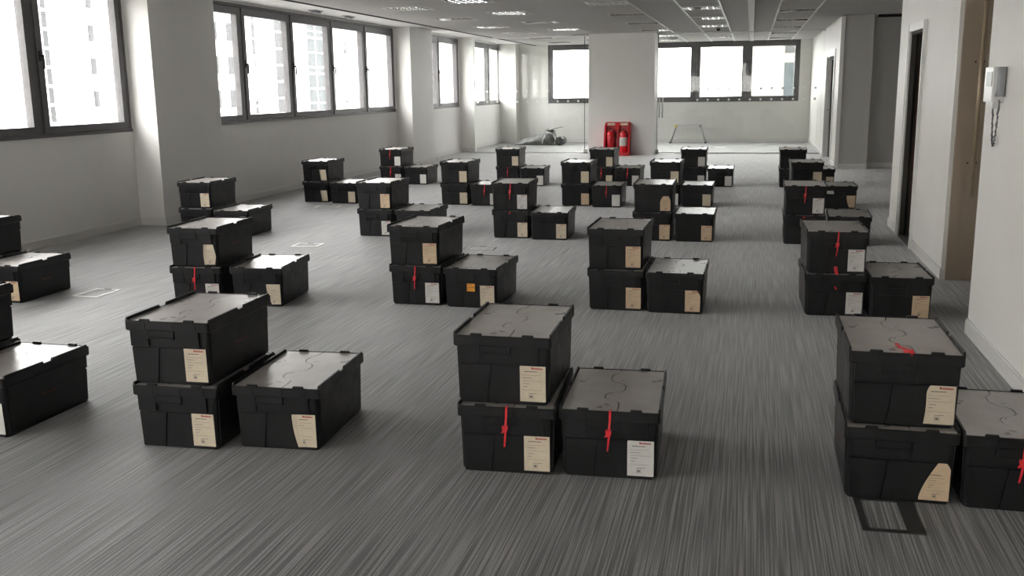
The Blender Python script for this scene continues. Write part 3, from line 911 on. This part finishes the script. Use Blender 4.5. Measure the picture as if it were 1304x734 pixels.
FIT = {
    'A1t': (-2.412, 3.621, 0.023),
    'A1b': (-2.384, 3.598, 0.032),
    'A1r': (-1.949, 3.676, 0.063),
    'A2t': (-0.925, 3.642, 0.018),
    'A2b': (-0.897, 3.608, 0.091),
    'A2r': (-0.510, 3.646, 0.042),
    'A3t': (0.582, 3.678, 0.004),
    'A3b': (0.577, 3.632, -0.022),
    'A3r': (0.985, 3.630, -0.012),
    'A0r': (-3.413, 3.554, -0.008),
    'B0r': (-5.439, 6.080, 0.007),
    'B1t': (-3.923, 6.304, 0.034),
    'B1b': (-3.869, 6.224, 0.109),
    'B1r': (-3.431, 6.303, 0.098),
    'B2t': (-2.338, 6.609, -0.034),
    'B2b': (-2.291, 6.544, 0.047),
    'B2r': (-1.900, 6.534, -0.043),
    'B3t': (-0.888, 6.707, -0.013),
    'B3b': (-0.858, 6.595, 0.001),
    'B3r': (-0.472, 6.611, -0.011),
    'B4t': (0.597, 6.784, 0.030),
    'B4b': (0.592, 6.698, 0.029),
    'B4r': (0.990, 6.689, 0.021),
    'C1t': (-5.909, 9.609, 0.013),
    'C1b': (-5.843, 9.494, 0.075),
    'C1r': (-5.377, 9.434, 0.029),
    'C2t': (-3.901, 9.818, -0.013),
    'C2b': (-3.813, 9.629, 0.002),
    'C2r': (-3.425, 9.704, -0.022),
    'C3t': (-2.409, 9.887, 0.059),
    'C3b': (-2.368, 9.727, -0.040),
    'C3r': (-1.967, 9.730, 0.042),
    'C4t': (-0.928, 9.864, 0.014),
    'C4r': (-0.515, 9.822, -0.004),
    'C5t': (0.555, 9.950, -0.013),
    'C5b': (0.544, 9.720, 0.000),
    'C5r': (0.941, 9.793, -0.046),
    'D1t': (-5.952, 12.805, -0.007),
    'D1b': (-5.829, 12.549, 0.017),
    'D1r': (-5.426, 12.552, -0.041),
    'E1t': (-5.808, 15.427, -0.026),
    'E1b': (-5.715, 15.226, 0.029),
    'E1r': (-5.313, 15.282, -0.004),
    'D2t': (-3.877, 12.718, -0.018),
    'D2b': (-3.812, 12.507, 0.035),
    'D2r': (-3.403, 12.532, 0.013),
    'E2t': (-3.817, 15.511, 0.041),
    'E2r': (-3.346, 15.225, 0.042),
    'D3t': (-2.223, 12.750, -0.007),
    'D3b': (-2.192, 12.635, -0.000),
    'D3r': (-1.783, 12.564, 0.003),
    'E3t': (-2.267, 15.429, -0.024),
    'E3r': (-1.849, 15.361, -0.019),
    'D4t': (-1.058, 12.825, -0.013),
    'D4r': (-0.641, 12.739, -0.013),
    'E4t': (-0.847, 15.540, -0.000),
    'E4r': (-0.429, 15.385, -0.009),
    'E5t': (0.640, 15.660, -0.006),
    'E5b': (0.639, 15.208, -0.005),
    'D5t': (0.721, 12.920, 0.017),
    'D5r': (1.120, 12.791, 0.013),
}
# name: (paper, shape, seal, extra)
LOOK = {
    'A1t': ('cream', 'rect'), 'A1b': ('cream', 'rect'), 'A1r': ('cream', 'curl'),
    'A2t': ('cream', 'rect'), 'A2b': ('cream', 'rect', 'full'), 'A2r': ('white', 'rect', 'full'),
    'A3t': ('cream', 'roundl', 'up'), 'A3b': ('tan', 'torntl'), 'A3r': (None, 'rect', 'full'),
    'A0t': (None, 'rect'), 'A0b': (None, 'rect'), 'A0r': ('white', 'rect'),
    'B0t': (None, 'rect'), 'B0b': (None, 'rect'), 'B0r': ('tan', 'rect'),
    'B1t': ('cream', 'fold'), 'B1b': ('white', 'rect', 'full'), 'B1r': ('cream', 'taper'),
    'B2t': ('tan', 'rect'), 'B2b': ('white', 'rect', 'full'), 'B2r': ('cream', 'rect', None, 'orange'),
    'B3t': ('tan', 'rect'), 'B3b': ('tan', 'rect'), 'B3r': ('tan', 'torntr'),
    'B4t': ('white', 'rect', 'tag'), 'B4b': ('white', 'rect', 'bit'), 'B4r': ('tan', 'rect'),
    'C1t': ('cream', 'rect'), 'C1b': (None, 'rect'), 'C1r': (None, 'rect'),
    'C2t': ('tan', 'rect'), 'C2b': ('white', 'rect'), 'C2r': (None, 'rect'),
    'C3t': ('white', 'rect', 'full'), 'C3b': ('cream', 'rect', 'dot'), 'C3r': ('cream', 'rect'),
    'C4t': ('tan', 'round'), 'C4b': ('tan', 'rect'), 'C4r': ('tan', 'rect'),
    'C5t': ('white', 'rect', 'full'), 'C5b': (None, 'rect', 'dot'), 'C5r': (None, 'rect'),
    'D1t': ('cream', 'lean'), 'D1b': ('cream', 'lean'), 'D1r': ('cream', 'rect'),
    'D2t': ('cream', 'rect'), 'D2b': ('cream', 'rect'), 'D2r': ('white', 'rect', 'full'),
    'D3t': ('cream', 'rect'), 'D3b': ('tan', 'rect'), 'D3r': ('white', 'rect', 'full'),
    'D4t': ('cream', 'rect'), 'D4b': ('white', 'rect'), 'D4r': ('cream', 'rect'),
    'D5t': ('cream', 'rect'), 'D5b': (None, 'rect'), 'D5r': ('tan', 'taper', None, 'white'),
    'E1t': ('white', 'rect', 'full'), 'E1b': ('white', 'rect', 'full'), 'E1r': ('white', 'rect'),
    'E2t': ('cream', 'rect'), 'E2b': (None, 'rect', 'full'), 'E2r': ('white', 'rect'),
    'E3t': ('cream', 'rect'), 'E3b': ('cream', 'rect', 'full'), 'E3r': ('white', 'rect', 'full'),
    'E4t': ('white', 'rect'), 'E4b': ('white', 'rect'), 'E4r': ('white', 'rect'),
    'E5t': (None, 'rect'), 'E5b': (None, 'rect'), 'E5r': ('cream', 'rect'),
}
EXTRA = {'A0b': (-3.86, 3.62, 0.02), 'A0t': (-3.885, 3.64, 0.012), 'B0b': (-5.875, 6.12, 0.0), 'B0t': (-5.94, 6.17, 0.0),
         'C4b': (-0.93, 9.83, 0.01), 'E2b': (-3.79, 15.42, .03), 'E3b': (-2.265, 15.38, -.02), 'E4b': (-.845, 15.45, 0.0), 'E5r': (1.055, 15.40, 0.0),
         'D4b': (-1.055, 12.77, -.01), 'D5b': (.70, 12.82, .01)}
ROW = {'A': 'fifth', 'B': 'fourth', 'C': 'third', 'D': 'second', 'E': 'first'}
COLN = {'A0': 'second', 'A1': 'third', 'A2': 'fourth', 'A3': 'fifth', 'B0': 'first', 'B1': 'second', 'B2': 'third', 'B3': 'fourth', 'B4': 'fifth'}
for r_ in 'CDE':
    for i_, c_ in enumerate(('first', 'second', 'third', 'fourth', 'fifth')): COLN[f'{r_}{i_ + 1}'] = c_
POS = {'t': 'atop', 'b': 'under', 'r': 'beside'}
PAP = {'cream': 'cream-labelled', 'tan': 'tan-labelled', 'white': 'white-labelled', None: 'plain'}
ALL = dict(FIT); ALL.update(EXTRA)
TY = {k: v[2] for k, v in ALL.items() if k[2] == 't'}    # turn of each upper crate
# the lower crate carries the upper one: keep the pair square with each other
placed = {}
for k in ALL:
    x, y, a = ALL[k]
    stack = k[:2]
    if k[2] == 't' and stack + 'b' in ALL:
        bx, by, ba = ALL[stack + 'b']
        # both read from the picture; seat the upper crate within the lower lid's ridges
        d = math.hypot(x - bx, y - by)
        lim = .03
        if d > lim and k not in ('A0t', 'B0t'):
            mx, my = (x + bx) / 2, (y + by) / 2
            f_ = lim / d / 2
            ALL[k] = (mx + (x - bx) * f_, my + (y - by) * f_, (a + ba) / 2)
            ALL[stack + 'b'] = (mx - (x - bx) * f_, my - (y - by) * f_, (a + ba) / 2)
        else:
            am = (a + ba) / 2
            ALL[k] = (x, y, am); ALL[stack + 'b'] = (bx, by, am)
# neighbours on the floor must not run into each other
for k in list(ALL):
    if k[2] == 'r' and k[:2] + 'b' in ALL:
        bx, by, ba = ALL[k[:2] + 'b']; x, y, a = ALL[k]
        am = (ba + a) / 2
        gap = (x - bx) * math.cos(am) + (y - by) * math.sin(am)
        need = .404
        ba2, a2 = am + max(-.012, min(.012, (ba - am))), am + max(-.012, min(.012, (a - am)))
        extra = abs(a2 - ba2) * .6
        if gap < need + extra:
            s_ = (need + extra - gap) / 2
            bx -= s_; x += s_
            tk = k[:2] + 't'
            if tk in ALL:
                tx, ty, ta = ALL[tk]; ALL[tk] = (tx - s_, ty, ta)
        ALL[k[:2] + 'b'] = (bx, by, ba2); ALL[k] = (x, y, a2)
        tk = k[:2] + 't'
        if tk in ALL: ALL[tk] = (ALL[tk][0], ALL[tk][1], ba2 + max(-.035, min(.035, TY.get(tk, ALL[tk][2]) - ba2)))
for k in sorted(ALL):
    x, y, a = ALL[k]
    lk = LOOK[k] + (None,) * (4 - len(LOOK[k]))
    name = PAP[lk[0]] if lk[3] != 'orange' else 'orange-stickered'
    if lk[1] in ('torntl', 'torntr', 'taper', 'round'): name = 'torn ' + name
    text = f'{name} black crate {POS[k[2]]} its stack, {ROW[k[0]]} row from glass partition, {COLN[k[:2]]} column from windows'
    crate(x, y, a, H if k[2] == 't' else 0.0, text, lk[0], lk[1], lk[2], k[0] in 'ABC', lk[3])

# ------------------------------------------------------------------ floor boxes
def floor_box(x, y, w, d, a, m, label, strip=0.0, proud=.004):
    e = bpy.data.objects.new('floor_box', None); COL.objects.link(e); e.location = (x, y, 0); e.rotation_euler = (0, 0, a)
    tag(e, label, 'floor box')
    t = .022
    fr = MB()
    fr.box(-w / 2, w / 2, -d / 2, -d / 2 + t, -.002, proud).box(-w / 2, w / 2, d / 2 - t, d / 2, -.002, proud)
    fr.box(-w / 2, -w / 2 + t, -d / 2 + t, d / 2 - t, -.002, proud).box(w / 2 - t - strip, w / 2, -d / 2 + t, d / 2 - t, -.002, proud)
    link('box_frame', fr.mesh('box_frame', m), e)
    link('carpet_insert', MB().box(-w / 2 + t + .004, w / 2 - t - strip - .004, -d / 2 + t + .004, d / 2 - t - .004, -.002, proud - .002).mesh('carpet_insert', M['carpet']), e)
    link('lifting_tab', MB().box(-.03, .03, d / 2 - t + .002, d / 2 - .004, proud, proud + .002).mesh('lifting_tab', M['plate_dark']), e)


floor_box(-4.93, 6.53, .23, .30, -.02, M['plate_grey'], 'floor box with pale frame on carpet beside the window-side crates')
floor_box(-4.32, 9.04, .28, .21, .05, M['plate_grey'], 'pale floor box between fourth and third crate rows, second column')
floor_box(-2.52, 9.12, .27, .21, .04, M['plate_grey'], 'grey floor box behind the orange-stickered crate')
floor_box(.53, 3.52, .21, .29, .02, M['plate_dark'], 'dark-framed floor box partly under the torn-labelled corner crate', .035)
floor_box(-5.5, 12.2, .33, .22, .1, M['plate_grey'], 'faint floor box in front of the second-row crates by the windows')

# ------------------------------------------------------------------ fire extinguisher stand
FX, FY = -2.94, 22.36
st = bpy.data.objects.new('extinguisher_stand', None); COL.objects.link(st); st.location = (FX, FY, 0)
tag(st, 'red double fire extinguisher stand against the broad pillar', 'extinguisher stand')
def front_outline(w, h, r, n=5):
    p = [(-w / 2, 0), (w / 2, 0)]
    for k in range(n + 1):
        a = math.radians(90 * k / n); p.append((w / 2 - r + r * math.cos(a), h - r + r * math.sin(a)))
    for k in range(n + 1):
        a = math.radians(90 + 90 * k / n); p.append((-w / 2 + r + r * math.cos(a), h - r + r * math.sin(a)))
    return p
ol = front_outline(.59, .745, .05)
link('stand_back', fixn(MB().loops([[(x, .225, z) for x, z in ol], [(x, .185, z) for x, z in ol]]).mesh('stand_back', M['red'])), st)
link('stand_base', fixn(MB().loops([rrect(.295, .18, .05, 0, 4, 0, .045), rrect(.295, .18, .05, .05, 4, 0, .045), rrect(.28, .165, .05, .065, 4, 0, .045)]).mesh('stand_base', M['red'])), st)
for x in (-.275, 0, .275):
    w = .02 if x else .03
    o2 = [(.19, .05), (.19, .70), (.10, .66), (.02, .46), (-.06, .22), (-.10, .05)] if x else [(.19, .05), (.19, .735), (.13, .735), (.10, .6), (.08, .05)]
    link('stand_rib', fixn(MB().loops([[(x - w, y, z) for y, z in o2], [(x + w, y, z) for y, z in o2]]).mesh('stand_rib', M['red'])), st)
link('stand_header', MB().box(-.27, .27, .12, .19, .655, .74).mesh('stand_header', M['red']), st)
for x in (-.145, .145):
    link('sign_plate', MB().box(x - .085, x + .085, .114, .122, .675, .725).mesh('sign_plate', M['cream']), st)


def extinguisher(x, label, tone):
    e = bpy.data.objects.new('fire_extinguisher', None); COL.objects.link(e); e.location = (FX + x, FY + .06, .064)
    tag(e, label, 'fire extinguisher', 'fire extinguishers in the red stand')
    link('cylinder', MB().lathe([(.084, 0), (.092, .012), (.092, .40), (.082, .445), (.05, .475), (.026, .485), (.022, .50)], n=20).mesh('cylinder', M['redpaint'], True), e)
    link('instruction_band', MB().lathe([(.0922, .15), (.0930, .152), (.0930, .34), (.0922, .342)], n=20).mesh('instruction_band', M[tone], True), e)
    link('valve', MB().lathe([(.024, .495), (.026, .50), (.02, .52), (.014, .535)], n=12).mesh('valve', M['steel'], True), e)
    lv = MB().hexa([(-.012, -.10, .505), (.012, -.10, .505), (.012, .03, .52), (-.012, .03, .52)], [(-.012, -.10, .515), (.012, -.10, .515), (.012, .03, .53), (-.012, .03, .53)])
    lv.hexa([(-.012, -.10, .535), (.012, -.10, .535), (.012, .03, .517), (-.012, .03, .517)], [(-.012, -.10, .545), (.012, -.10, .545), (.012, .03, .527), (-.012, .03, .527)])
    link('lever', lv.mesh('lever', M['blackplain']), e)
    link('hose', MB().tube([(.02, 0, .485), (.06, -.01, .48), (.092, -.02, .43), (.096, -.02, .33), (.094, -.02, .2), (.092, -.02, .12)], .011, 8).mesh('hose', M['blackplain'], True), e)


extinguisher(-.145, 'red fire extinguisher with plain band in the window-side bay of the stand', 'red')
extinguisher(.145, 'red fire extinguisher with white printed band in the corridor-side bay of the stand', 'white')

# ------------------------------------------------------------------ hop-up work platform beyond the glass
hp = bpy.data.objects.new('work_platform', None); COL.objects.link(hp); hp.location = (-1.655, 27.45, 0)
tag(hp, 'low folding aluminium work platform under the end windows', 'work platform')
link('deck', MB().box(-.335, .335, -.15, .15, .465, .505).mesh('deck', M['alu']), hp)
for k in range(3): link('deck_rib', MB().box(-.32, .32, -.11 + .09 * k, -.07 + .09 * k, .505, .51).mesh('deck_rib', M['alu']), hp)
for sx in (-1, 1):
    for sy in (-1, 1):
        lg = link('leg', MB().tube([(sx * .32, sy * .13, .48), (sx * .475, sy * .17, .01)], .017, 8).mesh('leg', M['alu'], True), hp)
        link('foot', MB().box(sx * .475 - .025, sx * .475 + .025, sy * .17 - .025, sy * .17 + .025, 0, .03).mesh('foot', M['blackplain']), lg)
    link('cross_bar', MB().tube([(sx * .40, -.15, .24), (sx * .40, .15, .24)], .012, 8).mesh('cross_bar', M['alu'], True), hp)
    link('corner_bracket', MB().box(min(sx * .30, sx * .36), max(sx * .30, sx * .36), -.16, .16, .43, .495).mesh('corner_bracket', M['yellow'] if sx < 0 else M['phonegrey']), hp)

# ------------------------------------------------------------------ bundle on the floor beyond the glass
def heap(name, prof, y0, y1, m, seed):
    rnd = random.Random(seed)
    ls = []
    n = 14
    for x, h in prof:
        h *= 1.12
        l = []
        for k in range(n):
            t = k / (n - 1)
            yy = y0 + (y1 - y0) * t
            zz = h * (math.sin(math.pi * min(max(t, .02), .98)) ** .45)
            j = .022 if 0 < k < n - 1 else 0
            l.append((x + rnd.uniform(-j, j), yy + rnd.uniform(-j, j), max(.0, zz + rnd.uniform(-j, j) * 1.3) if 0 < k < n - 1 else 0.0))
        ls.append(l)
    return fixn(MB().loops(ls).mesh(name, m, True))


b_ = bpy.data.objects.new('dust_sheet_bundle', None); COL.objects.link(b_); b_.location = (0, 0, 0)
tag(b_, 'crumpled grey plastic sheet bundle on the floor beyond the glass', 'sheet bundle')
prof = [(-6.28, .02), (-6.2, .08), (-6.05, .12), (-5.9, .18), (-5.78, .20), (-5.65, .27), (-5.52, .33), (-5.42, .38), (-5.34, .40), (-5.24, .33), (-5.17, .20), (-5.12, .03)]
link('crumpled_sheet', heap('crumpled_sheet', prof, 26.35, 26.95, M['sheet'], 3), b_)
bd = link('loose_board', fixn(MB().hexa([(-5.42, 26.5, .37), (-4.98, 26.5, .47), (-4.98, 26.8, .47), (-5.42, 26.8, .37)], [(-5.42, 26.5, .395), (-4.99, 26.5, .49), (-4.99, 26.8, .49), (-5.42, 26.8, .395)]).mesh('loose_board', M['board'])), b_)
link('tape_band', fixn(MB().tube([(-5.40, 26.40, .36), (-5.30, 26.37, .33), (-5.20, 26.37, .30), (-5.15, 26.4, .22), (-5.14, 26.34, .10), (-5.13, 26.30, .015)], .014, 6).mesh('tape_band', M['dot'], True)), b_)
link('tape_band', fixn(MB().tube([(-5.42, 26.36, .27), (-5.48, 26.33, .16), (-5.5, 26.33, .04)], .014, 6).mesh('tape_band', M['dot'], True)), b_)
rl = bpy.data.objects.new('dark_roll', None); COL.objects.link(rl); rl.location = (-5.0, 26.45, .115); rl.rotation_euler = (math.pi / 2, 0, 0)
tag(rl, 'dark rolled sheet standing at the end of the plastic bundle', 'roll')
link('roll_body', MB().lathe([(.03, .28), (.105, .28), (.115, .27), (.115, -.25), (.105, -.26), (.03, -.26)], n=18).mesh('roll_body', M['blackplain'], True), rl)
link('roll_core', MB().lathe([(.03, .285), (.035, .29), (.035, -.265), (.03, -.27)], n=12).mesh('roll_core', M['plate_dark'], True), rl)

# ------------------------------------------------------------------ outside
sbox('ground', (-160, 60, -60, 220, -12.2, -12.0), M['street'], 'street far below the windows', 'street')


def building(name, label, x, y0, y1, z1, wm, depth, wins, gm):
    """facade in the plane x, facing +x; wins: (y0, y1, z0, z1, material)"""
    e = bpy.data.objects.new(name, None); COL.objects.link(e); e.location = (x, (y0 + y1) / 2, -12)
    tag(e, label, 'building')
    link('facade_wall', MB().box(-depth, 0, -(y1 - y0) / 2, (y1 - y0) / 2, 0, z1 + 12).mesh('facade_wall', wm), e)
    link('cornice', MB().box(-depth - .2, .3, -(y1 - y0) / 2 - .2, (y1 - y0) / 2 + .2, z1 + 12, z1 + 12.6).mesh('cornice', wm), e)
    cy = (y0 + y1) / 2
    ms = {}
    for a, b, c, d, m in wins:
        k = (round(b - a, 3), round(d - c, 3), m)
        if k not in ms:
            ms[k] = MB().box(-.1, .03, -k[0] / 2, k[0] / 2, -k[1] / 2, k[1] / 2).mesh('facade_window', M[m])
        link('facade_window', ms[k], e, (0, (a + b) / 2 - cy, (c + d) / 2 + 12))
    return e


wn = []
def colw(y, w, z0, p, h, n, m='facwin'):
    for k in range(n): wn.append((y, y + w, z0 + k * p, z0 + k * p + h, m))
colw(95.5, .95, .1 - 7, 3.5, 1.75, 7)
colw(97.5, .95, .1 - 7, 3.5, 1.75, 7)
colw(88.35, .75, -8.9, 1.9, 1.6, 14)
colw(78.0, 1.2, -8.9, 3.5, 1.75, 6)
colw(74.0, 1.2, -8.9, 3.5, 1.75, 6)
colw(124.9, 1.5, -.6 - 9, 4.5, 2.4, 6)
colw(121.0, 1.5, -.6 - 9, 4.5, 2.4, 6)
colw(132.0, .9, -10, 2.4, 2.1, 10)
colw(139.1, 2.4, -9.1, 2.45, 2.15, 10)
for a, b in ((150.4, 153.3), (153.75, 157.0)):
    for c, d in ((13.2, 15.0), (12.5, 13.0), (11.2, 12.2), (10.2, 10.95), (7.8, 9.85), (5.5, 7.55), (4.5, 5.2), (2.1, 4.15), (-.3, 1.75), (-2.6, -.55), (-4.8, -2.9)):
        wn.append((a, b, c, d, 'facblue'))
for y in (165.0, 172.0, 180.0): colw(y, 1.6, -9, 4.2, 2.0, 6)
wn2 = [(y, y + 1.6, z, z + 1.9, 'facwin') for y in range(-130, 30, 6) for z in (-9.0, -5.2, -1.4, 2.4, 6.2, 10.0)]
building('office_block', 'plain pale office block added to screen low sky from the nearer windows', -70.0, -140.0, 38.0, 17.0, M['facade'], 14.0, wn2, None)  # unseen block added to keep low sky light off the room
building('office_block', 'pale office block with grey windows seen across the street', -70.0, 40.0, 200.0, 24.0, M['facade'], 14.0, wn, None)
bb = building('office_block', 'pale office block added behind the viewer to dim the rear windows', 0.0, -40.0, 40.0, 22.0, M['facade'], 12.0,
              [(y, y + 1.6, z, z + 1.9, 'facwin') for y in range(-36, 36, 5) for z in (-9.0, -5.2, -1.4, 2.4, 6.2, 10.0)], None)
bb.location = (-5.0, -48.0, -12.0); bb.rotation_euler = (0, 0, math.pi / 2)  # unseen block added to dim the rear windows and their reflection
fb = building('brick_building', 'buff brick building seen through the end windows', 0.0, -4.4, 4.4, 9.0, M['brickfar'], 8.0,
              [(-2.2, -1.1, .79, 3.0, 'facblue'), (-2.2, -1.3, 3.62, 5.2, 'facwin'), (-2.2, -1.3, -3.4, -1.2, 'facblue'), (.5, 1.6, .79, 3.0, 'facblue')], None)
fb.location = (4.27, 70.0, -12.0); fb.rotation_euler = (0, 0, -math.pi / 2)
